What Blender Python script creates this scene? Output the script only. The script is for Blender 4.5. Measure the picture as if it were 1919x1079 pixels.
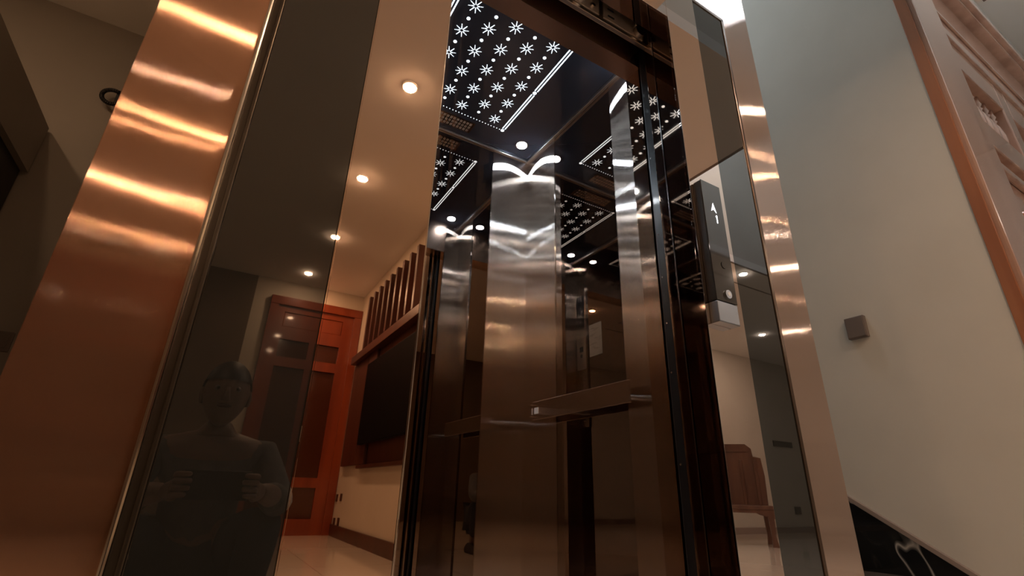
import bpy, bmesh, math, random
from mathutils import Vector, Matrix
random.seed(4)
S = bpy.context.scene
COL = S.collection
for o in list(bpy.data.objects): bpy.data.objects.remove(o)

# ------------------------------------------------------------------ camera, world, exposure
EYE = Vector((0, 0, .52))
cam_d = bpy.data.cameras.new('camera'); cam = bpy.data.objects.new('camera', cam_d); COL.objects.link(cam)
cam_d.sensor_fit = 'HORIZONTAL'; cam_d.sensor_width = 36.0; cam_d.lens = 36.0*925/1919
cam_d.clip_start = .02; cam_d.clip_end = 100
Rm = Matrix(((0.860290872021883, -0.21533385115139952, -0.462094090055407),
             (-0.5091183135236371, -0.3159076292626149, -0.8006253259849584),
             (0.02642268628801689, 0.9240312236726532, -0.3814028569994515)))
cam.matrix_world = Matrix.Translation(EYE) @ Rm.to_4x4()
S.camera = cam
S.view_settings.view_transform = 'Standard'; S.view_settings.look = 'None'
S.view_settings.exposure = 1.25; S.view_settings.gamma = 1; S.view_settings.use_curve_mapping = False
S.cycles.max_bounces = 14; S.cycles.glossy_bounces = 12; S.cycles.diffuse_bounces = 3
S.cycles.sample_clamp_indirect = 6
w = bpy.data.worlds.new('world'); S.world = w; w.use_nodes = True
w.node_tree.nodes['Background'].inputs[0].default_value = (.9, .75, .62, 1)
w.node_tree.nodes['Background'].inputs[1].default_value = .02

E_ROOM = 260      # warm ceiling downlights of the hall
E_CAR = 100        # cool spots of the lift car
E_STAIR = 11       # cool round lamp by the stair
E_LED = .8

# ------------------------------------------------------------------ materials
def mat(name, col=(.8,.8,.8), rough=.5, metal=0., emit=0., ecol=None, aniso=0., spec=.5, coat=0.):
    m = bpy.data.materials.new(name); m.use_nodes = True
    b = m.node_tree.nodes['Principled BSDF']
    b.inputs['Base Color'].default_value = (*col, 1); b.inputs['Roughness'].default_value = rough
    b.inputs['Metallic'].default_value = metal; b.inputs['Specular IOR Level'].default_value = spec
    b.inputs['Coat Weight'].default_value = coat; b.inputs['Coat Roughness'].default_value = .06
    if emit:
        b.inputs['Emission Color'].default_value = (*(ecol or col), 1); b.inputs['Emission Strength'].default_value = emit
    if aniso:
        b.inputs['Anisotropic'].default_value = aniso
        t = m.node_tree.nodes.new('ShaderNodeTangent'); t.direction_type = 'RADIAL'; t.axis = 'Z'
        m.node_tree.links.new(t.outputs[0], b.inputs['Tangent'])
    return m
def nd(m, typ, **kw):
    n = m.node_tree.nodes.new(typ)
    for k, v in kw.items(): setattr(n, k, v)
    return n
def lk(m, a, b): m.node_tree.links.new(a, b)
def bsdf(m): return m.node_tree.nodes['Principled BSDF']
def noise_col(m, scale, c1, c2, stretch=(1,1,1), bump=0., detail=4, p0=.35, p1=.65):
    tc = nd(m,'ShaderNodeTexCoord'); mp = nd(m,'ShaderNodeMapping'); mp.inputs['Scale'].default_value = stretch
    n = nd(m,'ShaderNodeTexNoise'); n.inputs['Scale'].default_value = scale; n.inputs['Detail'].default_value = detail
    r = nd(m,'ShaderNodeValToRGB'); r.color_ramp.elements[0].color = (*c1,1); r.color_ramp.elements[1].color = (*c2,1)
    r.color_ramp.elements[0].position = p0; r.color_ramp.elements[1].position = p1
    lk(m,tc.outputs['Object'],mp.inputs[0]); lk(m,mp.outputs[0],n.inputs[0]); lk(m,n.outputs[0],r.inputs[0]); lk(m,r.outputs[0],bsdf(m).inputs['Base Color'])
    if bump:
        b = nd(m,'ShaderNodeBump'); b.inputs['Strength'].default_value = bump; b.inputs['Distance'].default_value = .002
        lk(m,n.outputs[0],b.inputs['Height']); lk(m,b.outputs[0],bsdf(m).inputs['Normal'])
    return m
def brushed(name, col, rough, aniso, spread):
    """vertical grain: every hair line tilts the normal sideways, so a lamp smears into a level streak"""
    m = mat(name, col, rough, 1., aniso=aniso)
    ge = nd(m,'ShaderNodeNewGeometry'); tc = nd(m,'ShaderNodeTexCoord')
    mp = nd(m,'ShaderNodeMapping'); mp.inputs['Scale'].default_value = (9000,9000,30)
    wn = nd(m,'ShaderNodeTexWhiteNoise', noise_dimensions='3D')
    lk(m,tc.outputs['Object'],mp.inputs[0]); lk(m,mp.outputs[0],wn.inputs['Vector'])
    mr = nd(m,'ShaderNodeMapRange'); mr.inputs['To Min'].default_value = -spread; mr.inputs['To Max'].default_value = spread
    lk(m,wn.outputs['Value'],mr.inputs[0])
    mr.inputs['To Min'].default_value = -1; mr.inputs['To Max'].default_value = 1
    a1 = nd(m,'ShaderNodeMath', operation='ABSOLUTE'); a2 = nd(m,'ShaderNodeMath', operation='SUBTRACT'); a2.inputs[0].default_value = 1.12
    a3 = nd(m,'ShaderNodeMath', operation='DIVIDE'); a4 = nd(m,'ShaderNodeMath', operation='MULTIPLY'); a4.inputs[1].default_value = spread
    lk(m,mr.outputs[0],a1.inputs[0]); lk(m,a1.outputs[0],a2.inputs[1]); lk(m,mr.outputs[0],a3.inputs[0]); lk(m,a2.outputs[0],a3.inputs[1]); lk(m,a3.outputs[0],a4.inputs[0])
    cr = nd(m,'ShaderNodeVectorMath', operation='CROSS_PRODUCT'); cr.inputs[1].default_value = (0,0,1)
    sc_ = nd(m,'ShaderNodeVectorMath', operation='SCALE'); ad = nd(m,'ShaderNodeVectorMath', operation='ADD'); nm = nd(m,'ShaderNodeVectorMath', operation='NORMALIZE')
    lk(m,ge.outputs['Normal'],cr.inputs[0]); lk(m,cr.outputs[0],sc_.inputs[0]); lk(m,a4.outputs[0],sc_.inputs['Scale'])
    lk(m,ge.outputs['Normal'],ad.inputs[0]); lk(m,sc_.outputs[0],ad.inputs[1]); lk(m,ad.outputs[0],nm.inputs[0]); lk(m,nm.outputs[0],bsdf(m).inputs['Normal'])
    return m
M = {}
M['copper'] = brushed('rose_gold_brushed_steel', (.82,.50,.35), .07, .6, .20)
M['copper_cool_lit'] = brushed('rose_gold_steel_cool_lit', (.80,.63,.55), .07, .6, .20)  # same metal as the left column, cooler light on the right put into its colour
M['carsteel'] = brushed('brushed_car_steel', (.74,.65,.58), .08, .6, .15)
M['steel'] = mat('satin_steel', (.62,.58,.55), .3, 1.)
M['chrome'] = mat('chrome_trim', (.82,.80,.78), .12, 1.)
M['goldmirror'] = mat('rose_gold_mirror_steel', (.84,.69,.60), .012, 1.)
M['carmirror'] = mat('tinted_car_mirror', (.44,.375,.33), .012, 1.)
M['jamb'] = mat('polished_dark_jamb', (.50,.38,.30), .03, 1.)
M['header'] = mat('satin_bronze_header', (.62,.46,.38), .22, 1.)
M['greyglass'] = mat('grey_lacquered_glass', (.022,.023,.022), .015); M['greyglass'].node_tree.nodes['Principled BSDF'].inputs['IOR'].default_value = 2.1
M['blackglass'] = mat('black_ceiling_glass', (.13,.15,.21), .03, .7)
M['black'] = mat('black_plastic', (.012,.012,.013), .35)
M['rubber'] = mat('black_rubber', (.01,.011,.013), .3, coat=.3)
M['gloss'] = mat('gloss_black_glass', (.03,.031,.034), .04, coat=1.)
M['silver'] = mat('silver_aluminium', (.34,.37,.42), .3, .9)
M['led'] = mat('white_led', (.9,.95,1.), .5, emit=E_LED, ecol=(.80,.92,1.))
M['carlamp'] = mat('cool_lamp_glow', (1,1,1), .5, emit=E_CAR, ecol=(.72,.86,1.))
M['roomlamp'] = mat('warm_lamp_glow', (1,.8,.6), .5, emit=E_ROOM, ecol=(1.,.62,.36))
M['halflamp'] = mat('neutral_lamp_glow', (1,.9,.8), .5, emit=E_ROOM*.9, ecol=(1.,.80,.64))
M['stairlamp'] = mat('cool_white_diffuser', (1,1,1), .5, emit=E_STAIR, ecol=(.78,.90,1.))
M['display'] = mat('lit_symbol', (1,1,1), .5, emit=1.3, ecol=(.9,.95,1))
M['whitetrim'] = mat('white_trim_ring', (.8,.8,.78), .4)
M['brackets'] = mat('zinc_bracket', (.55,.48,.43), .4, .5)
M['wall'] = noise_col(mat('painted_wall', rough=.75), 3, (.66,.63,.57), (.69,.66,.60))
M['cream'] = noise_col(mat('cream_wall', rough=.7), 3, (.60,.52,.42), (.62,.54,.44))
M['ceiling'] = noise_col(mat('ceiling_paint', rough=.8), 2, (.86,.83,.79), (.88,.85,.81))
M['hallwall'] = noise_col(mat('brown_hall_wall', rough=.7), 2, (.30,.27,.235), (.33,.295,.255))
M['darkhall'] = noise_col(mat('dark_brown_panelled_wall', rough=.6), 2, (.11,.075,.05), (.14,.095,.065))
M['tv'] = mat('matt_black_screen', (.004,.004,.005), .6, spec=.05)
M['redwood'] = noise_col(mat('red_lacquered_wood', rough=.28, coat=.5), 6, (.19,.030,.008), (.27,.048,.012), (1,1,.12), .1)
M['darkred'] = noise_col(mat('dark_red_wood', rough=.35), 6, (.045,.014,.008), (.075,.022,.012), (1,1,.15))
M['chairwood'] = noise_col(mat('brown_rosewood', rough=.35, coat=.3), 9, (.085,.040,.026), (.14,.07,.045), (1,1,.2), .1)
M['gatewood'] = noise_col(mat('polished_teak', rough=.22, coat=.8), 7, (.42,.25,.19), (.56,.36,.28), (1,1,.12), .05)
M['gateedge'] = noise_col(mat('orange_teak_edge', rough=.3, coat=.4), 7, (.32,.11,.045), (.46,.18,.08), (1,1,.12), .05)
M['doorglass'] = mat('dark_door_glass', (.07,.02,.01), .12, coat=.5)
M['tan'] = mat('taupe_plastic', (.17,.135,.12), .4)
M['paper'] = noise_col(mat('printed_notice', rough=.6), 60, (.45,.38,.30), (.80,.72,.60), (.2,.2,1), p0=.3, p1=.5)
M['white'] = mat('white_plastic', (.85,.82,.78), .4)
M['treadstone'] = mat('brown_grey_tread_stone', (.12,.095,.08), .25)
M['brightlamp'] = mat('bright_cool_diffuser', (1,1,1), .5, emit=E_STAIR*1.7, ecol=(.84,.92,1.))
M['trimstone'] = mat('pinkish_trim', (.34,.27,.24), .25)
# black marble with white veins
m = mat('black_veined_marble', (.01,.01,.01), .12, coat=.3)
tc = nd(m,'ShaderNodeTexCoord'); n = nd(m,'ShaderNodeTexNoise'); n.inputs['Scale'].default_value = 1.7; n.inputs['Detail'].default_value = 3; n.inputs['Distortion'].default_value = .8
sb = nd(m,'ShaderNodeMath', operation='SUBTRACT'); sb.inputs[1].default_value = .5
ab = nd(m,'ShaderNodeMath', operation='ABSOLUTE'); rp = nd(m,'ShaderNodeValToRGB')
rp.color_ramp.elements[0].color = (.55,.53,.5,1); rp.color_ramp.elements[0].position = .0
rp.color_ramp.elements[1].color = (.010,.011,.012,1); rp.color_ramp.elements[1].position = .005
lk(m,tc.outputs['Object'],n.inputs[0]); lk(m,n.outputs[0],sb.inputs[0]); lk(m,sb.outputs[0],ab.inputs[0]); lk(m,ab.outputs[0],rp.inputs[0]); lk(m,rp.outputs[0],bsdf(m).inputs['Base Color'])
M['marble'] = m
# floor tiles
m = mat('glossy_beige_tile', (.6,.5,.4), .12, coat=.4)
tc = nd(m,'ShaderNodeTexCoord'); bt = nd(m,'ShaderNodeTexBrick'); bt.offset = 0
bt.inputs['Scale'].default_value = 1; bt.inputs['Brick Width'].default_value = .8; bt.inputs['Row Height'].default_value = .8; bt.inputs['Mortar Size'].default_value = .002
bt.inputs['Color1'].default_value = (.74,.66,.56,1); bt.inputs['Color2'].default_value = (.72,.64,.54,1); bt.inputs['Mortar'].default_value = (.3,.25,.2,1)
lk(m,tc.outputs['Object'],bt.inputs[0]); lk(m,bt.outputs[0],bsdf(m).inputs['Base Color'])
M['floor'] = m

# ------------------------------------------------------------------ mesh helpers
def bm_new(): return bmesh.new()
def box(bm, x0,x1,y0,y1,z0,z1, bev=0.):
    x0,x1 = sorted((x0,x1)); y0,y1 = sorted((y0,y1)); z0,z1 = sorted((z0,z1))
    r = bmesh.ops.create_cube(bm, size=1)
    for v in r['verts']: v.co = Vector(((x0+x1)/2+v.co.x*(x1-x0), (y0+y1)/2+v.co.y*(y1-y0), (z0+z1)/2+v.co.z*(z1-z0)))
    if bev:
        es = list({e for v in r['verts'] for e in v.link_edges})
        bmesh.ops.bevel(bm, geom=es, offset=bev, segments=2, affect='EDGES', profile=.6)
    return bm
def cyl(bm, a, b, r, r2=None, n=24, caps=True):
    a, b = Vector(a), Vector(b); d = b-a
    q = d.to_track_quat('Z','Y').to_matrix().to_4x4(); q.translation = (a+b)/2
    bmesh.ops.create_cone(bm, cap_ends=caps, segments=n, radius1=r, radius2=r if r2 is None else r2, depth=d.length, matrix=q)
    return bm
def lathe(bm, cx, cy, prof, n=20):
    rings = []
    for (r, z) in prof:
        rings.append([bm.verts.new((cx+r*math.cos(2*math.pi*k/n), cy+r*math.sin(2*math.pi*k/n), z)) for k in range(n)])
    for a, b in zip(rings, rings[1:]):
        for k in range(n): bm.faces.new((a[k], a[(k+1)%n], b[(k+1)%n], b[k]))
    bm.faces.new(rings[0]); bm.faces.new(rings[-1])
    return bm
def prism(bm, pts, axis, a0, a1):
    """polygon pts (u,v) extruded along axis 'x' (u=y,v=z), 'y' (u=x,v=z) or 'z' (u=x,v=y)"""
    def P(u, v, a):
        return (a,u,v) if axis=='x' else (u,a,v) if axis=='y' else (u,v,a)
    A = [bm.verts.new(P(u,v,a0)) for u,v in pts]; B = [bm.verts.new(P(u,v,a1)) for u,v in pts]
    n = len(pts); bm.faces.new(A); bm.faces.new(list(reversed(B)))
    for k in range(n): bm.faces.new((A[k], B[k], B[(k+1)%n], A[(k+1)%n]))
    return bm
def obj(name, bm, m, parent=None, smooth=False):
    bmesh.ops.recalc_face_normals(bm, faces=bm.faces)
    me = bpy.data.meshes.new(name); bm.to_mesh(me); bm.free()
    me.materials.append(M[m] if isinstance(m, str) else m)
    if smooth:
        for p in me.polygons: p.use_smooth = True
    o = bpy.data.objects.new(name, me); COL.objects.link(o)
    if parent:
        o.parent = parent; o.matrix_parent_inverse = parent_inv(parent)
    return o
def parent_inv(p):
    mt = Matrix.Identity(4); q = p
    while q is not None:
        mt = Matrix.Translation(q.location) @ q.rotation_euler.to_matrix().to_4x4() @ mt if q.parent is None else mt
        q = q.parent
    return mt.inverted()
def loc(name, bm, m, parent, smooth=False):      # geometry given in the thing's own space
    o = obj(name, bm, m, None, smooth); o.parent = parent; return o
def thing(name, label, cat, at=(0,0,0), rz=0, group=None):
    o = bpy.data.objects.new(name, None); COL.objects.link(o); o.location = at; o.rotation_euler = (0,0,rz); o.empty_display_size = .05
    o['label'] = label; o['category'] = cat
    if group: o['group'] = group
    return o
def tag(o, label, cat, group=None):
    o['label'] = label; o['category'] = cat
    if group: o['group'] = group
    return o
def struct(name, bm, m, parent=None):
    o = obj(name, bm, m, parent)
    if parent is None: o['kind'] = 'structure'
    return o
def recenter(o):
    """put a mesh's origin at its own centre (keeps brushed-metal tangents radial about the sheet)"""
    return o
F = .823                     # depth of the lift front
ZC = 2.97                    # ceiling
def rv(y): return 2*F - y    # room depth seen in the mirror steel -> real place in front of it

# ------------------------------------------------------------------ room shell
struct('floor', box(bm_new(), -3.2,10.2,-5.2,5.2,-.1,0), 'floor')
cb = box(bm_new(), -3.2,10.2,-5.2,-1.45,ZC,ZC+.1); box(cb, -3.2,3.0,-1.45,.36,ZC,ZC+.1); box(cb, -3.2,1.594,.36,3.2,ZC,ZC+.1)
struct('ceiling', cb, 'ceiling')
struct('ceiling_stairwell', box(bm_new(), 1.5,10.2,-1.6,5.2,5.9,6.0), 'ceiling')
sw = box(bm_new(), 1.494,3.0,.26,.36,ZC+.1,5.9); box(sw, 2.9,3.0,-1.45,.26,ZC+.1,5.9); box(sw, 2.9,10.1,-1.55,-1.45,ZC+.1,5.9)
struct('wall_stairwell_front', sw, 'wall')
sw = box(bm_new(), 1.597,1.66,.90,5.0,0,5.9); box(sw, 1.494,1.594,.36,5.0,ZC+.1,5.9)
struct('wall_stairwell_left', sw, 'wall')
struct('wall_stairwell_back', box(bm_new(), 1.594,3.12,5.0,5.1,0,5.9), 'wall')
struct('wall_back_left', box(bm_new(), -3.1,.2,3.0,3.1,0,ZC), 'hallwall')
struct('wall_left', box(bm_new(), -3.2,-3.1,-5.0,3.0,0,ZC), 'darkhall')
struct('wall_rear', box(bm_new(), .10,1.6,-5.1,-4.954,0,ZC), 'cream')
struct('wall_rear_left', box(bm_new(), -3.1,.10,-5.1,-4.954,0,ZC), 'darkhall')
struct('wall_media', box(bm_new(), 1.44,1.6,-4.954,rv(3.0),0,ZC), 'cream')
struct('wall_rear_right', box(bm_new(), 1.6,10.1,rv(5.72),rv(5.6),0,ZC), 'wall')
struct('wall_far_right', box(bm_new(), 10.0,10.1,rv(5.6),.80,0,5.9), 'wall')
struct('wall_right', box(bm_new(), 3.0,3.12,.672,5.0,0,5.9), 'wall')
struct('wall_stair', box(bm_new(), 3.12,10.0,.80,.90,0,5.9), 'ceiling')
# edges of the ceiling opening under the double-height part
struct('trim_1', box(bm_new(), 2.985,3.008,-1.458,.34,ZC-.006,ZC), 'tan')
struct('trim_2', box(bm_new(), 3.008,10.0,-1.458,-1.435,ZC-.006,ZC), 'tan')
struct('trim_3', box(bm_new(), 3.0,10.0,-1.80,-1.785,ZC-.006,ZC), 'tan')
struct('baseboard_media', box(bm_new(), 1.42,1.44,-4.954,rv(3.0),0,.12), 'darkred')
struct('baseboard_rear_right', box(bm_new(), 1.6,10.0,rv(5.6),rv(5.58),0,.09), 'trimstone')
# hall bulkhead at upper left, with the dark doorway under it
struct('wall_bulkhead', box(bm_new(), -1.9,-1.05,.2,2.98,1.91,2.18), 'hallwall')
struct('door_2', box(bm_new(), -1.12,-1.08,.3,2.98,0,1.91), 'black')
# shaft shell behind the front
struct('wall_shaft_left', box(bm_new(), -.225,-.19,F+.09,2.998,0,ZC), 'hallwall')
struct('wall_shaft_back', box(bm_new(), -.19,1.598,2.2,2.28,0,ZC), 'hallwall')

# ------------------------------------------------------------------ lift front
XL0,XL1 = -.233,-.080
XG0,XG1 = -.080,.118
XM0,XM1 = .118,.281
XO0,XO1 = .281,1.083
XM3 = 1.243
XG3 = 1.424
XC3 = 1.594
OT = 2.104                  # opening top
GT = 2.302                  # top of the grey glass
def column(name, x0, x1, label, parts, mt='copper'):
    t = thing(name, label, 'column cladding', ((x0+x1)/2, F+.03, 0), 0, None)
    bm = bm_new(); box(bm, x0-t.location.x, x1-t.location.x, -.03, .05, 0, ZC-.002, .0012)
    for (a,b,z0,z1) in parts: box(bm, a-t.location.x, b-t.location.x, -.03, .05, z0, z1)
    loc('cladding', bm, mt, t)
    return t
tL = column('steel_column', XL0, XL1, 'wide rose-gold brushed steel column left of the dark grey glass', [])
tR = column('steel_column', XG3, XC3, 'narrow brushed steel column at the right, against the grey wall with the stair skirting', [(XM3,XG3,GT+.006,ZC-.002)], 'copper_cool_lit')
def glass(x0, x1, label, inner, left):
    t = thing('glass_panel', label, 'glass panel', ((x0+x1)/2, F, 0))
    cx = t.location.x
    a, b = x0-cx, x1-cx
    if left:
        loc('chrome_trim', box(bm_new(), a, a+.007, -.010, .03, .0, ZC-.01, .003), 'chrome', t)
        bm = bm_new(); box(bm, a+.007, a+.017, .004, .03, 0, ZC-.01); box(bm, a+.017, a+.024, -.002, .03, 0, ZC-.01, .002)
        loc('frame', bm, M['rubberframe'], t)
        loc('pane', box(bm_new(), a+.024, b-.002, .000, .012, .0, ZC-.01, .0018), 'greyglass', t)
        loc('edge_trim', box(bm_new(), b-.0022, b-.0002, -.002, .02, 0, ZC-.01), 'goldmirror', t)
    else:
        bm = bm_new(); box(bm, b-.014, b, -.001, .03, 0, GT, .002); box(bm, a, b, -.001, .03, GT-.008, GT+.005)
        loc('frame', bm, M['bronze'], t)
        loc('pane', box(bm_new(), a+.002, b-.014, .002, .012, .0, GT-.008), 'greyglass', t)
    return t
M['rubberframe'] = mat('dark_grey_frame', (.10,.085,.07), .25, .8)
M['bronze'] = mat('dark_bronze_frame', (.16,.11,.08), .25, .9)
glass(XG0, XG1, 'tall dark grey glass panel between the wide steel column and the mirror steel strip', 0, True)
glass(XM3, XG3, 'narrow grey glass panel framed in bronze beside the right steel column', 0, False)

t = thing('mirror_surround', 'rose-gold mirror-polished steel surround around the lift opening', 'door surround', (.68, F, 0))
loc('side_panel', box(bm_new(), XM0-.68, XO0-.68, 0,.010, 0, ZC-.003, .0008), 'goldmirror', t)
loc('side_panel', box(bm_new(), XO1-.68, XM3-.68, 0,.010, 0, ZC-.003, .0008), 'goldmirror', t)
loc('header_panel', box(bm_new(), XO0-.6795, XO1-.6805, 0,.010, OT, ZC-.003, .0008), 'goldmirror', t)
loc('edge_strip', box(bm_new(), XO1-.68, XO1-.6785, -.0015,.0, 0, OT), 'chrome', t)
loc('edge_strip', box(bm_new(), XO0-.6815, XO0-.68, -.0015,.0, 0, OT), 'chrome', t)
loc('jamb', box(bm_new(), XO1-.68, XO1-.672, .0102,.078, 0, OT+.01), 'jamb', t)
loc('jamb', box(bm_new(), XO0-.688, XO0-.68, .0102,.078, 0, OT+.01), 'jamb', t)
loc('lintel_soffit', box(bm_new(), XO0-.68, XO1-.68, .0102,.078, OT, OT+.01), 'jamb', t)

# landing door leaves, slid open behind the jambs
def leaf(x0, x1, edge, label):
    t = thing('landing_door', label, 'lift door', ((x0+x1)/2, .935, 0)); c = t.location.x
    loc('leaf', box(bm_new(), x0-c, x1-c, -.018, .018, .01, 2.14, .0015), 'jamb', t)
    loc('edge_strip', box(bm_new(), edge-.0015-c, edge+.0015-c, -.0215, -.0182, .01, 2.10), 'chrome', t)
leaf(1.094, 1.50, 1.094, 'open landing door leaf at the right edge of the lift opening')
leaf(-.14, .270, .270, 'open landing door leaf tucked behind the left of the lift opening')

t = thing('door_seal', 'black rubber safety edge standing between landing door and lift car', 'door seal', (1.118,.979,0))
loc('rubber_strip', box(bm_new(), -.010,.016,-.020,.018,.015,2.12,.006), 'rubber', t)
for z in (.6,.85,1.0,1.15,1.3,1.6):
    loc('sensor_lens', cyl(bm_new(), (-.0115,.004,z),(-.0098,.004,z),.003,n=10), 'chrome', t)

# door operator above the opening
t = thing('door_operator', 'zinc door operator rail with hanger plates above the lift doorway', 'door mechanism', (.68,.955,2.08))
loc('rail', box(bm_new(), -.42,.46,-.012,.004,-.004,.012,.002), 'steel', t)
loc('backing_plate', box(bm_new(), -.42,.46,.006,.010,.012,.30), 'brackets', t)
for xa, xb in ((.02,.19),(.21,.40),(-.38,-.2)):
    b0 = loc('hanger_plate', box(bm_new(), xa,xb,-.014,-.008,.018,.105,.002), 'brackets', t)
    for k in range(2):
        s = obj('slot', box(bm_new(), .02+xa,.05+xa,-.0155,-.0138,.035+.035*k,.042+.035*k,.002), 'black'); s.parent = b0
        s = obj('bolt', cyl(bm_new(), (xb-.03,-.013,.04+.035*k),(xb-.03,-.022,.04+.035*k),.008,n=6), 'chrome'); s.parent = b0
loc('roller', cyl(bm_new(), (.375,-.005,.04),(.375,-.03,.04),.022), 'steel', t)
loc('roller', cyl(bm_new(), (.10,-.005,.04),(.10,-.03,.04),.022), 'steel', t)
loc('cable_duct', box(bm_new(), -.40,.44,-.03,-.014,.115,.15,.003), 'rubber', t)

# ------------------------------------------------------------------ lift car
CX0,CX1,CY0,CY1,CZ = .198,1.228,1.078,1.986,2.262
car = thing('elevator_car', 'lift car with tinted mirror walls, brushed steel corners and LED star ceiling', 'elevator car', (.713,1.53,0))
def cp(name, bm, m, smooth=False, parent=None):
    o = obj(name, bm, m, None, smooth); o.parent = parent or car
    if parent is None: o.location = (-.713,-1.53,0)
    return o
cp('back_wall', box(bm_new(), CX0-.02,CX1+.02,CY1,CY1+.02,0,CZ), 'carmirror')
cp('side_wall', box(bm_new(), CX1,CX1+.02,CY0,CY1,0,CZ), 'carmirror')
cp('side_wall', box(bm_new(), CX0-.02,CX0,CY0,CY1,0,CZ), 'carmirror')
cp('front_return', box(bm_new(), 1.118,CX1+.02,1.012,CY0,0,2.04), 'jamb')
cp('front_return', box(bm_new(), CX0-.02,.308,1.012,CY0,0,2.04), 'jamb')
cp('front_header', box(bm_new(), CX0-.02,CX1+.02,1.004,CY0,2.04,CZ), 'header')
cp('car_floor', box(bm_new(), CX0-.02,CX1+.02,1.0,CY1+.02,-.0,.012), 'trimstone')
def corner(x, y, sx, sy, wx, wy):
    bm = bm_new(); e = .0035
    x1 = x+sx*wx; y1 = y+sy*wy
    pts = [(x+sx*.0005,y+sy*.0005),(x1,y+sy*.0005),(x1,y+sy*e),(x+sx*e,y+sy*e),(x+sx*e,y1),(x+sx*.0005,y1)]
    prism(bm, pts, 'z', .012, CZ-.012)
    o = cp('corner_panel', bm, 'carsteel')
    return o
# origin of every corner sheet well inside the car keeps its grain tangent to the sheet
corner(CX1, CY1, -1, -1, .223, .262)
corner(CX1, CY0, -1, 1, .106, .215)
corner(CX0, CY0, 1, 1, .106, .02)
corner(CX0, CY1, 1, -1, .223, .262)
bm = bm_new()
box(bm, CX1-.016,CX1-.0005,CY0+.001,CY1-.001,CZ-.016,CZ-.0005,.002)
box(bm, CX0+.0005,CX0+.016,CY0+.001,CY1-.001,CZ-.016,CZ-.0005,.002)
box(bm, CX0+.016,CX1-.016,CY1-.012,CY1-.0005,CZ-.012,CZ-.0005,.002)
cp('ceiling_trim', bm, 'steel')
ceil = cp('ceiling_panel', box(bm_new(), CX0-.02,CX1+.02,1.004,CY1+.02,CZ,CZ+.03), 'blackglass')
def led(name, bm): 
    o = obj(name, bm, 'led'); o.parent = ceil; return o
ZL = CZ-.0012
def flower(cx, cy, R=.031):
    bm = bm_new()
    for k in range(8):
        a = math.pi/8+k*math.pi/4
        d = Vector((math.cos(a), math.sin(a), 0)); p = Vector((-d.y, d.x, 0))
        segs = ((.22,.56,.060),(.64,.80,.045),(.86,.95,.035)) if k % 4 in (0,3) else ((.22,.60,.060),(.63,1.0,.045))
        for (a0,a1,wd) in segs:
            q = [Vector((cx,cy,0))+d*R*s+p*R*wd*t_ for s,t_ in ((a0,-1),(a1,-1),(a1,1),(a0,1))]
            prism(bm, [(v.x,v.y) for v in q], 'z', ZL, CZ-.0002)
    return led('led_star', bm)
def dot(cx, cy, r=.0075): return led('led_dot', cyl(bm_new(), (cx,cy,ZL),(cx,cy,CZ-.0002), r, n=16))
for k in range(-2, 3):
    x = .713+.0915*k
    y0, n = (1.263, 5) if k % 2 == 0 else (1.327, 4)
    for i in range(n): flower(x, y0+.128*i)
    y0, n = (1.327, 4) if k % 2 == 0 else (1.263, 5)
    for i in range(n): dot(x, y0+.128*i)
for sx in (-1, 1):
    x = .713+sx*.258
    for (a, b) in ((1.222,1.508),(1.535,1.815)):
        bm = bm_new()
        for dx in (-.0068,.0068): box(bm, x+dx-.0027,x+dx+.0027,a,b,ZL,CZ-.0002)
        led('led_strip', bm)
    for y in (1.209,1.5215,1.829): dot(x, y, .0095)
for y in (1.209, 1.829):
    bm = bm_new()
    for k in range(30): x = .713-.24+k*.48/29; cyl(bm, (x,y,ZL),(x,y,CZ-.0002), .0026, n=8)
    led('led_dot_row', bm)
g = obj('air_grille', box(bm_new(), .56,.83,1.86,1.94,CZ-.004,CZ-.0003,.001), 'jamb'); g.parent = ceil
bm = bm_new()
for i in range(14):
    for j in range(3): box(bm, .57+i*.018,.582+i*.018,1.868+j*.024,1.884+j*.024,CZ-.0052,CZ-.0038)
g = obj('air_slots', bm, 'brackets'); g.parent = ceil
for (x, y) in ((1.117,1.873),(1.117,1.170),(.309,1.873),(.309,1.170)):
    d = cp('downlight', cyl(bm_new(), (x,y,CZ-.005),(x,y,CZ-.0004), .034), 'chrome')
    l = obj('lens', cyl(bm_new(), (x,y,CZ-.0075),(x,y,CZ-.0045), .027), 'carlamp'); l.parent = d
# handrail with two standoffs
h = cp('handrail', box(bm_new(), 1.163,1.173,1.222,1.812,.802,.878,.002), 'carsteel')
for y in (1.31,1.72):
    o = obj('standoff', cyl(bm_new(), (1.173,y,.84),(1.2275,y,.84),.009), 'chrome'); o.parent = h
o = obj('sticker', box(bm_new(), 1.1615,1.1632,1.765,1.795,.826,.852,.0004), 'white'); o.parent = h
o = obj('rail_end', box(bm_new(), 1.150,1.1625,1.800,1.812,.815,.865,.002), 'carsteel'); o.parent = h
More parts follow.
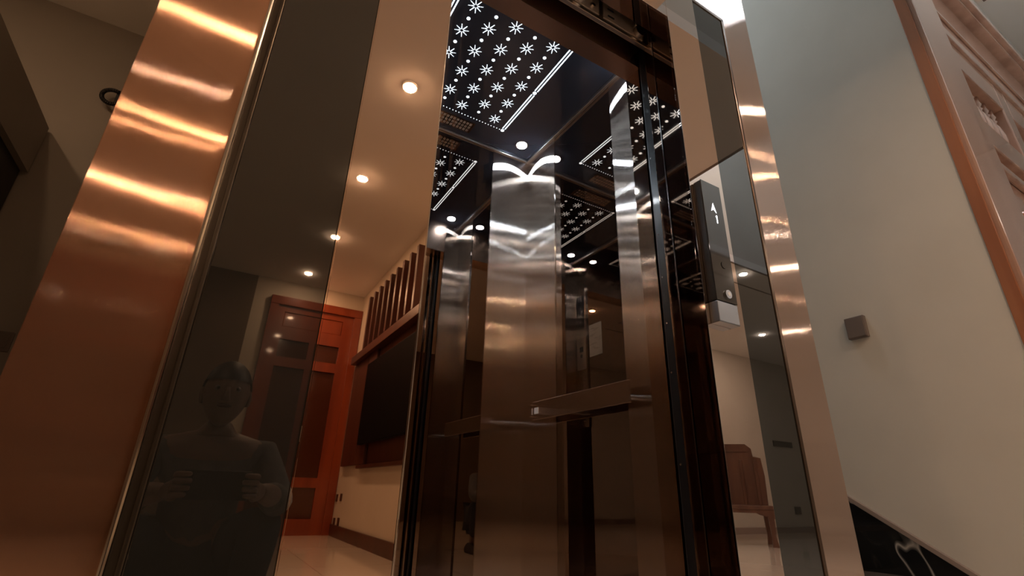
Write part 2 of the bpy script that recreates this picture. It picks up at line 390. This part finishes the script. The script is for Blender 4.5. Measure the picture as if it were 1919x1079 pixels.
# car operating panel and notice on the left wall
c = cp('operating_panel', box(bm_new(), CX0+.0005,CX0+.014,1.085,1.205,.95,2.00,.003), 'carsteel')
def onp(name, y0,y1,z0,z1, m, dx=.002):
    o = obj(name, box(bm_new(), CX0+.014,CX0+.014+dx,y0,y1,z0,z1), m); o.parent = c; return o
onp('display', 1.10,1.19,1.68,1.93,'gloss'); onp('card_plate',1.095,1.195,1.36,1.60,'steel'); onp('card_reader',1.13,1.17,1.49,1.53,'black',.004)
for z in (1.46,1.28,1.17,1.06,1.0):
    o = obj('button', cyl(bm_new(), (CX0+.014,1.15,z),(CX0+.019,1.15,z),.013), 'chrome'); o.parent = c
cp('notice_sheet', box(bm_new(), CX0+.0005,CX0+.002,1.225,1.365,1.44,1.68), 'paper')
bm = bm_new()
for x in (.42,.50): box(bm, CX0+.0005,CX0+.02,1.30,1.33,.75,.80)
# landing call station
t = thing('call_station', 'black glass lift call station with lit arrow and floor number 1', 'call panel', (1.141,.7945,.953))
def st(name, bm, m, parent=None):
    o = obj(name, bm, m); o.parent = parent or t; return o
st('body', box(bm_new(), -.0425,.0425,.002,.0285,.062,.448,.004), 'black')
g = st('glass_face', box(bm_new(), -.0425,.0425,-.0005,.002,.062,.448,.0008), 'gloss')
b = st('silver_base', box(bm_new(), -.0425,.0425,.0,.0285,.0,.0605,.003), 'silver')
bm = bm_new(); prism(bm, [(-.003,.374),(.0,.374+.004),(.0075,.368-.004),(.0035,.392),(-.0105,.3635)], 'y', -.0012,-.0006)
bm.free(); bm = bm_new()
prism(bm, [(-.012,.348),(-.001,.378),(.010,.346),(-.001,.356)], 'y', -.0014,-.0006); st('arrow_symbol', bm, 'display', g)
bm = bm_new(); box(bm, .007,.0105,-.0014,-.0006,.312,.338); prism(bm,[(.007,.338),(.0035,.333),(.0045,.331),(.007,.3335)],'y',-.0014,-.0006)
st('floor_number', bm, 'display', g)
bm = bm_new(); cyl(bm, (.008,-.0006,.176),(.008,-.0022,.176),.011); st('call_button', bm, 'gloss', g)
bm = bm_new(); cyl(bm, (.004,-.0006,.085),(.004,-.006,.085),.0125); k_ = st('key_switch', bm, 'silver', g)
bm = bm_new(); cyl(bm, (.004,-.0055,.085),(.004,-.0068,.085),.006); st('key_ring', bm, 'chrome', k_)

# ------------------------------------------------------------------ right wall things
t = thing('thermostat', 'small taupe square box mounted on the grey wall', 'thermostat', (3.0,1.30,1.42))
loc('housing', box(bm_new(), -.030,-.001,-.050,.050,-.062,.060,.004), 'tan', t)
loc('cover', box(bm_new(), -.036,-.0295,-.046,.046,-.058,.056,.003), 'tan', t)
s = thing('stair_skirting', 'black marble stair skirting with white veins and a pinkish sloping top trim', 'skirting', (3.0,1.25,0))
def sk(y): return .333+.658*(y-1.25)
bm = bm_new(); prism(bm, [(-.50,0),(3.7,0),(3.7,sk(4.95)),(-.50,sk(.75))], 'x', -.012,-.0005); loc('marble_slab', bm, 'marble', s)
bm = bm_new(); prism(bm, [(-.50,sk(.75)),(3.7,sk(4.95)),(3.7,sk(4.95)+.024),(-.50,sk(.75)+.024)], 'x', -.024,-.0005); loc('top_trim', bm, 'trimstone', s)
st_ = thing('staircase', 'dark marble stair rising beside the lift shaft', 'stairs', (2.3,1.25,0))
for k in range(12):
    y = .31*k; z = .2*(k+1)
    loc('riser', box(bm_new(), -.635,.686,y+.012,y+.31,z-.2,z-.0255), 'marble', st_)
    loc('tread', box(bm_new(), -.635,.686,y-.012,y+.311,z-.025,z,.004), 'treadstone', st_)

# wooden partition around the corner of the wall
g = thing('wooden_partition', 'tall polished wooden partition with turned spindles and carved panels', 'partition', (3.0,.67,0))
def gp(name, bm, m='gatewood', smooth=False, parent=None):
    o = obj(name, bm, m, None, smooth); o.parent = parent or g; return o
gp('edge_post', box(bm_new(), -.008,.010,-.052,.0018,0,5.8,.003), 'gateedge')
gp('stile', box(bm_new(), .0105,.48,-.075,.10,0,4.07,.010))
gp('top_rail', box(bm_new(), .48,6.6,-.035,.10,3.42,3.98,.010))
bm = bm_new(); box(bm, .030,6.6,-.10,.10,3.98,4.03,.010); box(bm, .030,6.6,-.13,.10,4.03,4.10,.012)
gp('cornice', bm)
bm = bm_new(); box(bm, .48,6.6,-.06,-.035,3.34,3.42,.012); box(bm, .48,6.6,-.05,-.035,3.60,3.63,.006); gp('moulding', bm)
for i in range(6):
    x0 = .48+i*1.02; x1 = x0+.84
    gp('stile', box(bm_new(), x1,x1+.18,-.045,.10,0,3.42,.008))
    gp('rail', box(bm_new(), x0,x1,-.045,.10,3.10,3.42,.008))
    gp('rail', box(bm_new(), x0,x1,-.045,.10,2.50,2.70,.008))
    gp('back_board', box(bm_new(), x0,x1,.075,.10,2.70,3.10), 'gateedge')
    for k in range(7):
        x = x0+.06+k*.12
        prof = [(.022,2.701),(.022,2.72),(.013,2.73),(.024,2.76),(.036,2.82),(.037,2.87),(.026,2.95),(.014,2.985),(.024,3.0),(.014,3.015),(.026,3.035),(.02,3.06),(.022,3.099)]
        gp('spindle', lathe(bm_new(), x, .020, prof, 16), 'gatewood', True)
    gp('panel', box(bm_new(), x0,x1,.0,.05,.40,2.50), 'gatewood')
    bm = bm_new(); a, b_ = x0+.05, x1-.05
    for (u0,u1,v0,v1) in ((a,b_,2.36,2.42),(a,b_,.48,.54),(a,a+.055,.54,2.36),(b_-.055,b_,.54,2.36)): box(bm, u0,u1,-.035,0.0,v0,v1,.012)
    gp('panel_moulding', bm, 'gatewood')
    bm = bm_new()
    for q in range(5):
        for sg in (-1,1):
            cxx = (a+b_)/2+sg*.055*q; cz = 2.05+.04*math.sin(q*1.7)
            bmesh.ops.create_uvsphere(bm, u_segments=12, v_segments=8, radius=.042-.004*q, matrix=Matrix.Translation((cxx,-.006,cz)))
    gp('carved_ornament', bm, 'gateedge', True)
    gp('rail', box(bm_new(), x0,x1,-.045,.10,0,.40,.008))

# ------------------------------------------------------------------ left hall bits
t = thing('wall_hook', 'black curled bracket on the dark hall wall behind the left column', 'bracket', (-.86,3.0,2.46))
bm = bm_new(); N = 20
pts = [Vector((.06*math.cos(a)*.75, -.05, .045*math.sin(a))) for a in [math.pi*.35+math.pi*1.35*i/N for i in range(N+1)]]
for a, b in zip(pts, pts[1:]): cyl(bm, a, b, .011, n=10)
loc('curl', bm, 'black', t, True)
loc('base_plate', box(bm_new(), .01,.05,-.045,-.0005,-.03,.06,.004), 'black', t)
t = thing('light_switch', 'small grey switch plate low on the dark hall wall', 'switch', (-.90,3.0,1.08))
loc('plate', box(bm_new(), -.045,.045,-.010,-.0005,-.045,.045,.003), 'tan', t)
loc('rocker', box(bm_new(), -.03,.03,-.014,-.0095,-.03,.03,.002), 'tan', t)

# ------------------------------------------------------------------ hall in front of the lift (seen in the mirror steel)
def downlight(x, y, lab, r=.042, lamp='roomlamp'):
    t = thing('ceiling_downlight', lab, 'downlight', (x,y,ZC), 0, 'warm downlights in the hall ceiling')
    bm = bm_new(); n = 24
    lathe(bm, 0,0,[(r+.012,-.0005),(r+.012,-.005),(r+.006,-.008),(r,-.008)], n); loc('trim_ring', bm, 'whitetrim', t)
    loc('lamp', cyl(bm_new(), (0,0,-.012),(0,0,-.0085), r*.96), lamp, t)
for k, (x, yv) in enumerate(((.64,2.53),(.65,3.74),(.69,4.97),(.62,6.15))):
    downlight(x, rv(yv), ['nearest','second','third','farthest'][k]+' warm downlight of the ceiling row leading to the red wooden door')
for x, y, lp, lb in ((-1.25,.25,'roomlamp','added unseen warm downlight brightening the passage beside the lift shaft'),  # added lamp out of view, lifts the dark passage wall
                     (-1.7,1.5,'roomlamp','added unseen warm downlight brightening the far part of the passage beside the lift shaft'),  # another added lamp, brightens passage and its ceiling by floor bounce
                     (-2.2,-3.0,'roomlamp','warm downlight in the ceiling far back in the left hall'),
                     (2.0,-.45,'halflamp','neutral downlight in the ceiling nearest the right column'),
                     (2.3,-1.25,'roomlamp','warm downlight in the ceiling between the television wall and the lift'),
                     (2.6,-2.35,'halflamp','neutral downlight in the ceiling behind the television wall'),
                     (5.0,-1.57,'halflamp','neutral downlight at the edge of the ceiling opening'),
                     (7.3,-2.9,'halflamp','neutral downlight in the ceiling above the carved wooden chair')):
    downlight(x, y, lb, lamp=lp)
t = thing('ceiling_lamp', 'round cool white lamp high in the stairwell', 'ceiling lamp', (2.2,2.6,5.9))
loc('rim', cyl(bm_new(), (0,0,-.05),(0,0,-.0005), .34, n=40), 'whitetrim', t)
loc('diffuser', cyl(bm_new(), (0,0,-.06),(0,0,-.0505), .32, n=40), 'stairlamp', t)
t = thing('ceiling_lamp', 'round cool white lamp high before the wooden partition', 'ceiling lamp', (4.3,-.05,5.9))
loc('rim', cyl(bm_new(), (0,0,-.05),(0,0,-.0005), .40, n=40), 'whitetrim', t)
loc('diffuser', cyl(bm_new(), (0,0,-.06),(0,0,-.0505), .38, n=40), 'brightlamp', t)

# red wooden door on the rear wall
DW = rv(6.6)+.0
d = thing('wooden_door', 'red lacquered panelled wooden door with dark glass lights', 'door', (1.0,DW,0))
def dp(name, x0,x1,y0,y1,z0,z1,m,bev=.004,parent=None):
    o = obj(name, box(bm_new(), x0-1.0,x1-1.0,y0,y1,z0,z1,bev), m); o.parent = parent or d; return o
f_ = bm_new()
box(f_, 1.34-1,1.435-1,.001,.07,0,2.63); box(f_, .30-1,.395-1,.001,.07,0,2.63); box(f_, .295-1,1.438-1,.001,.076,2.63,2.74,.006)
o = obj('door_frame', f_, 'redwood'); o.parent = d
lf = bm_new()
for (x0,x1,z0,z1) in ((.395,.48,0,2.63),(1.20,1.34,0,2.63),(.83,.90,.17,.50),(.83,.90,.61,1.86),(.83,.90,1.98,2.2),(.48,1.2,0,.17),(.48,1.2,.50,.61),(.48,1.2,1.86,1.98),(.48,1.2,2.2,2.36),(.48,1.2,2.55,2.63)): box(lf, x0-1,x1-1,.001,.045,z0,z1)
o = obj('door_leaf', lf, 'redwood'); o.parent = d
for (x0,x1) in ((.48,.83),(.90,1.2)):
    dp('lower_light', x0,x1,.004,.02,.17,.50,'doorglass',.002); dp('tall_light', x0,x1,.004,.02,.61,1.86,'doorglass',.002); dp('upper_light', x0,x1,.004,.02,1.98,2.2,'doorglass',.002)
dp('carved_transom', .48,1.2,.004,.035,2.36,2.55,'redwood',.01)
dp('door_handle', .91,.93,.045,.075,1.0,1.18,'chrome',.004)

# media wall
t = thing('wall_ledge', 'dark red wooden ledge on the cream wainscot below the television', 'ledge', (1.44,rv(4.5),.70))
loc('ledge', box(bm_new(), -.05,-.0005,-1.1,1.2,0,.035,.004), 'darkred', t)
t = thing('wall_panelling', 'dark wooden wall panelling around the television', 'wall panelling', (1.44,rv(4.7),.74))
loc('back_board', box(bm_new(), -.018,-.0005,-.95,1.35,0,1.2), 'darkred', t)
loc('pilaster', box(bm_new(), -.05,-.0185,-1.25+.3,-1.25+.62,0,1.2,.004), 'darkred', t)
loc('pilaster', box(bm_new(), -.04,-.0005,-1.65,-1.0,0,1.2,.004), 'darkred', t)
loc('beam', box(bm_new(), -.10,-.0005,-1.65,1.35,1.205,1.30,.004), 'darkred', t)
sc = thing('slat_screen', 'row of dark upright wooden slats above the television', 'slat screen', (1.44,rv(5.0),2.045))
for k in range(9):
    y = -.86+.21*k
    loc('slat', box(bm_new(), -.10,-.002,y,y+.05,0,.66,.003), 'darkred', sc)
loc('backing', box(bm_new(), -.0018,-.0006,-.86,.87,0,.66), 'darkred', sc)
t = thing('television', 'black flat television hanging on the dark panelling', 'television', (1.42,rv(4.65),.93))
loc('casing', box(bm_new(), -.075,-.03,-.85,.75,0,.86,.006), 'tv', t)
loc('screen', box(bm_new(), -.0765,-.0745,-.84,.74,.012,.848), 'tv', t)
loc('wall_mount', box(bm_new(), -.03,.0015,-.2,.2,.25,.6), 'black', t)
for yv, z in ((6.45,.40),(6.25,.41),(6.42,.15),(6.22,.16)):
    o = obj('wall_socket', box(bm_new(), 1.432,1.4395,rv(yv)-.04,rv(yv)+.04,z-.04,z+.04,.002), 'darkred')
    tag(o, 'small dark socket plate low on the cream wainscot beside the red door', 'socket', 'sockets on the wainscot')

# carved wooden chair
ang = math.radians(50)
ch = thing('wooden_chair', 'carved dark rosewood chair with stepped back standing by the pale wall', 'chair', (5.95,rv(4.4),0), ang)
def c_(name, bm, m='chairwood', par=None):
    o = obj(name, bm, m); o.parent = par or ch; return o
c_('seat', box(bm_new(), -.36,.36,-.28,.28,.40,.445,.008))
c_('apron', prism(bm_new(), [(-.36,.40),(-.36,.30),(-.24,.33),(-.18,.36),(.18,.36),(.24,.33),(.36,.30),(.36,.40)], 'y', .24,.27))
c_('apron', prism(bm_new(), [(-.36,.40),(-.36,.30),(-.24,.33),(-.18,.36),(.18,.36),(.24,.33),(.36,.30),(.36,.40)], 'y', -.27,-.24))
for sx in (-1,1):
    for sy in (-1,1):
        bm = bm_new()
        pr = [(-.035,.40),(.03,.40),(.03,.26),(.02,.12),(.035,.03),(.045,0),(-.03,0),(-.02,.10),(-.03,.25)]
        prism(bm, [(sx*(.315+a),b) for a,b in pr], 'y', sy*.25-.03, sy*.25+.03); c_('leg', bm)
# backrest: stepped outline
bk = [(-.36,.445),(-.37,.80),(-.35,1.02),(-.26,1.04),(-.25,1.14),(-.18,1.20),(.18,1.20),(.25,1.14),(.26,1.04),(.35,1.02),(.37,.80),(.36,.445)]
inn = bm_new()
prism(inn, bk, 'y', -.275,-.245); c_('backrest', inn)
for x in (-.27,-.1,.1,.27): c_('back_stile', box(bm_new(), x-.02,x+.02,-.245,-.225,.445,1.0,.006))
c_('crest_rail', prism(bm_new(), [(-.2,1.10),(-.16,1.17),(.16,1.17),(.2,1.10)], 'y', -.245,-.225))
# grille and socket on the far wall
o = tag(obj('wall_grille', box(bm_new(), 8.74,9.30,rv(5.6)+.0005,rv(5.6)+.02,1.40,1.50,.003), 'black'), 'black slim wall grille on the far right wall', 'grille')
o = tag(obj('floor_socket', box(bm_new(), 9.05,9.22,rv(5.6)+.0005,rv(5.6)+.015,.29,.41,.003), 'black'), 'black square socket low on the far right wall', 'socket')

# ------------------------------------------------------------------ photographer (reflected faintly in the dark glass)
M['skin'] = mat('skin', (.22,.13,.09), .5); M['shirt'] = noise_col(mat('light_grey_shirt', rough=.85), 30, (.10,.095,.09), (.13,.12,.115))
M['trousers'] = mat('dark_trousers', (.03,.032,.04), .9); M['hair'] = mat('black_hair', (.012,.010,.010), .5); M['shoe'] = mat('dark_shoes', (.05,.04,.035), .6)
def skin(name, pts, edges, rads, m, parent, root=0, sub=2):
    me = bpy.data.meshes.new(name); me.from_pydata([Vector(p) for p in pts], edges, []); me.update()
    o = bpy.data.objects.new(name, me); COL.objects.link(o); o.parent = parent
    sm = o.modifiers.new('skin','SKIN'); sm.use_smooth_shade = True
    if not me.skin_vertices: 
        bm = bmesh.new(); bm.from_mesh(me); bm.verts.layers.skin.verify(); bm.to_mesh(me); bm.free()
    for i, r in enumerate(rads):
        v = me.skin_vertices[0].data[i]; v.radius = (r, r) if isinstance(r,(int,float)) else r; v.use_root = (i == root)
    su = o.modifiers.new('sub','SUBSURF'); su.levels = sub; su.render_levels = sub
    me.materials.append(M[m]); return o
def chain(n, start=0): return [(i, i+1) for i in range(start, start+n-1)]
P0 = Vector((.02,-.62,0))
pp = thing('person', 'person in a dark grey shirt crouching before the lift, holding a phone in both hands', 'person', P0)
def L(x,y,z): return Vector((x,y,z))-P0
# one continuous body: pelvis, spine, neck, arms, legs
pts = [L(.02,-.66,.30), L(.02,-.62,.44), L(.02,-.58,.54), L(.02,-.545,.63), L(.02,-.53,.69), L(.02,-.51,.74),
       L(.19,-.55,.62), L(.26,-.42,.46), L(.205,-.22,.49), L(.165,-.12,.50),
       L(-.15,-.55,.62), L(-.22,-.42,.46), L(-.13,-.22,.485), L(-.075,-.125,.495),
       L(.13,-.66,.28), L(.22,-.38,.42), L(.20,-.50,.12), L(.20,-.52,.06),
       L(-.09,-.66,.28), L(-.22,-.36,.40), L(-.18,-.48,.12), L(-.18,-.50,.06)]
edges = [(0,1),(1,2),(2,3),(3,4),(4,5),(3,6),(6,7),(7,8),(8,9),(3,10),(10,11),(11,12),(12,13),(0,14),(14,15),(15,16),(16,17),(0,18),(18,19),(19,20),(20,21)]
rads = [.13,.125,.135,.12,.06,.052, .062,.045,.036,.026, .062,.045,.036,.026, .10,.068,.045,.038, .10,.068,.045,.038]
body = skin('body', pts, edges, rads, 'skin', pp)
sh = skin('shirt', [pts[i] for i in (0,1,2,3,6,7,8,10,11,12)], [(0,1),(1,2),(2,3),(3,4),(4,5),(5,6),(3,7),(7,8),(8,9)], [.138,.135,.145,.13,.072,.056,.047,.072,.056,.047], 'shirt', pp)
tr = skin('trousers', [pts[i] for i in (0,14,15,16,18,19,20)], [(0,1),(1,2),(2,3),(0,4),(4,5),(5,6)], [.142,.11,.078,.056,.11,.078,.056], 'trousers', pp)
for sx in (-1,1):
    x = .02+sx*.19
    bm = bm_new(); prof = [(-.09,0),(-.09,.05),(-.04,.085),(.02,.08),(.10,.05),(.16,.04),(.17,.015),(.165,0)]
    prism(bm, [(-.50+a, b+.0005) for a,b in prof], 'x', x-.042, x+.042); bmesh.ops.bevel(bm, geom=list(bm.edges), offset=.008, segments=2, affect='EDGES')
    for v in bm.verts: v.co -= P0
    loc('shoe', bm, 'shoe', pp)
# head
bm = bm_new(); bmesh.ops.create_uvsphere(bm, u_segments=28, v_segments=20, radius=1)
for v in bm.verts:
    x, y, z = v.co
    wv = .076*(1-.22*max(0,-z)**1.5); v.co = Vector((x*wv, y*.096*(1-.12*max(0,-z)), z*.115))
    if y > 0 and abs(x) < .3: v.co.y += .006*math.exp(-((z+.1)/.35)**2)
for v in bm.verts: v.co += L(.02,-.475,.825)
hd = loc('head', bm, 'skin', pp, True)
def hp(name, bm, m, smooth=True):
    for v in bm.verts: v.co += L(.02,-.475,.825)
    o = loc(name, bm, m, hd, smooth); return o
bm = bm_new(); bmesh.ops.create_cone(bm, cap_ends=True, segments=10, radius1=.016, radius2=.006, depth=.045, matrix=Matrix.Translation((0,.100,-.012)) @ Matrix.Rotation(-.35,4,'X')); hp('nose', bm, 'skin')
bm = bm_new(); bmesh.ops.create_uvsphere(bm, u_segments=12, v_segments=8, radius=1, matrix=Matrix.Translation((0,.088,-.052)) @ Matrix.Diagonal((.024,.008,.007,1))); hp('mouth', bm, 'darkred')
for sx in (-1,1):
    bm = bm_new(); bmesh.ops.create_uvsphere(bm, u_segments=12, v_segments=8, radius=.011, matrix=Matrix.Translation((sx*.031,.082,.008))); hp('eye', bm, 'tan')
    bm = bm_new(); bmesh.ops.create_uvsphere(bm, u_segments=10, v_segments=8, radius=.0055, matrix=Matrix.Translation((sx*.031,.090,.008))); hp('iris', bm, 'hair')
    bm = bm_new(); bmesh.ops.create_uvsphere(bm, u_segments=12, v_segments=8, radius=1, matrix=Matrix.Translation((sx*.077,-.005,-.01)) @ Matrix.Diagonal((.009,.017,.030,1))); hp('ear', bm, 'skin')
bm = bm_new(); bmesh.ops.create_uvsphere(bm, u_segments=28, v_segments=20, radius=1)
bmesh.ops.delete(bm, geom=[v for v in bm.verts if v.co.z < .30-.0 and v.co.y > .15 or v.co.z < -.35], context='VERTS')
for v in bm.verts: v.co = Vector((v.co.x*.083, v.co.y*.103-.004, v.co.z*.121+.003))
hp('hair', bm, 'hair')
# phone in both hands
PX = .045
ph = thing('phone', 'black phone held level in both hands', 'phone', (PX,-.014,.515))
loc('casing', box(bm_new(), -.082,.082,-.0045,.0035,-.038,.038,.0025), 'black', ph)
loc('screen', box(bm_new(), -.078,.078,-.0052,-.0044,-.035,.035), 'gloss', ph)
loc('lens_bump', box(bm_new(), -.062,-.030,.0036,.0055,-.012,.028,.001), 'black', ph)
def hand(sx, wrist):
    w_ = Vector(wrist); ex = PX+sx*.085                # phone end
    palm = L(ex+sx*.012,-.050,.500)
    o = skin('palm', [w_, palm, L(ex+sx*.014,-.028,.508)], [(0,1),(1,2)], [.024,(.018,.032),(.013,.034)], 'skin', body)
    o.name = 'palm'
    for k, (z, ln) in enumerate(((.540,.9),(.523,1.),(.505,.94),(.489,.76))):
        a = L(ex+sx*.014,-.030,z-.002); b = L(ex+sx*.012,-.002,z); c = L(ex-sx*.010*ln,.0045,z+.001); d = L(ex-sx*.026*ln,.0045,z+.002)
        skin('finger', [a,b,c,d], chain(4), [.0095,.0088,.008,.0065], 'skin', o)
    skin('thumb', [L(ex+sx*.010,-.052,.512), L(ex-sx*.006,-.034,.522), L(ex-sx*.024,-.026,.530)], chain(3), [.0125,.0105,.0085], 'skin', o)
hand(1, pts[9]); hand(-1, pts[13])
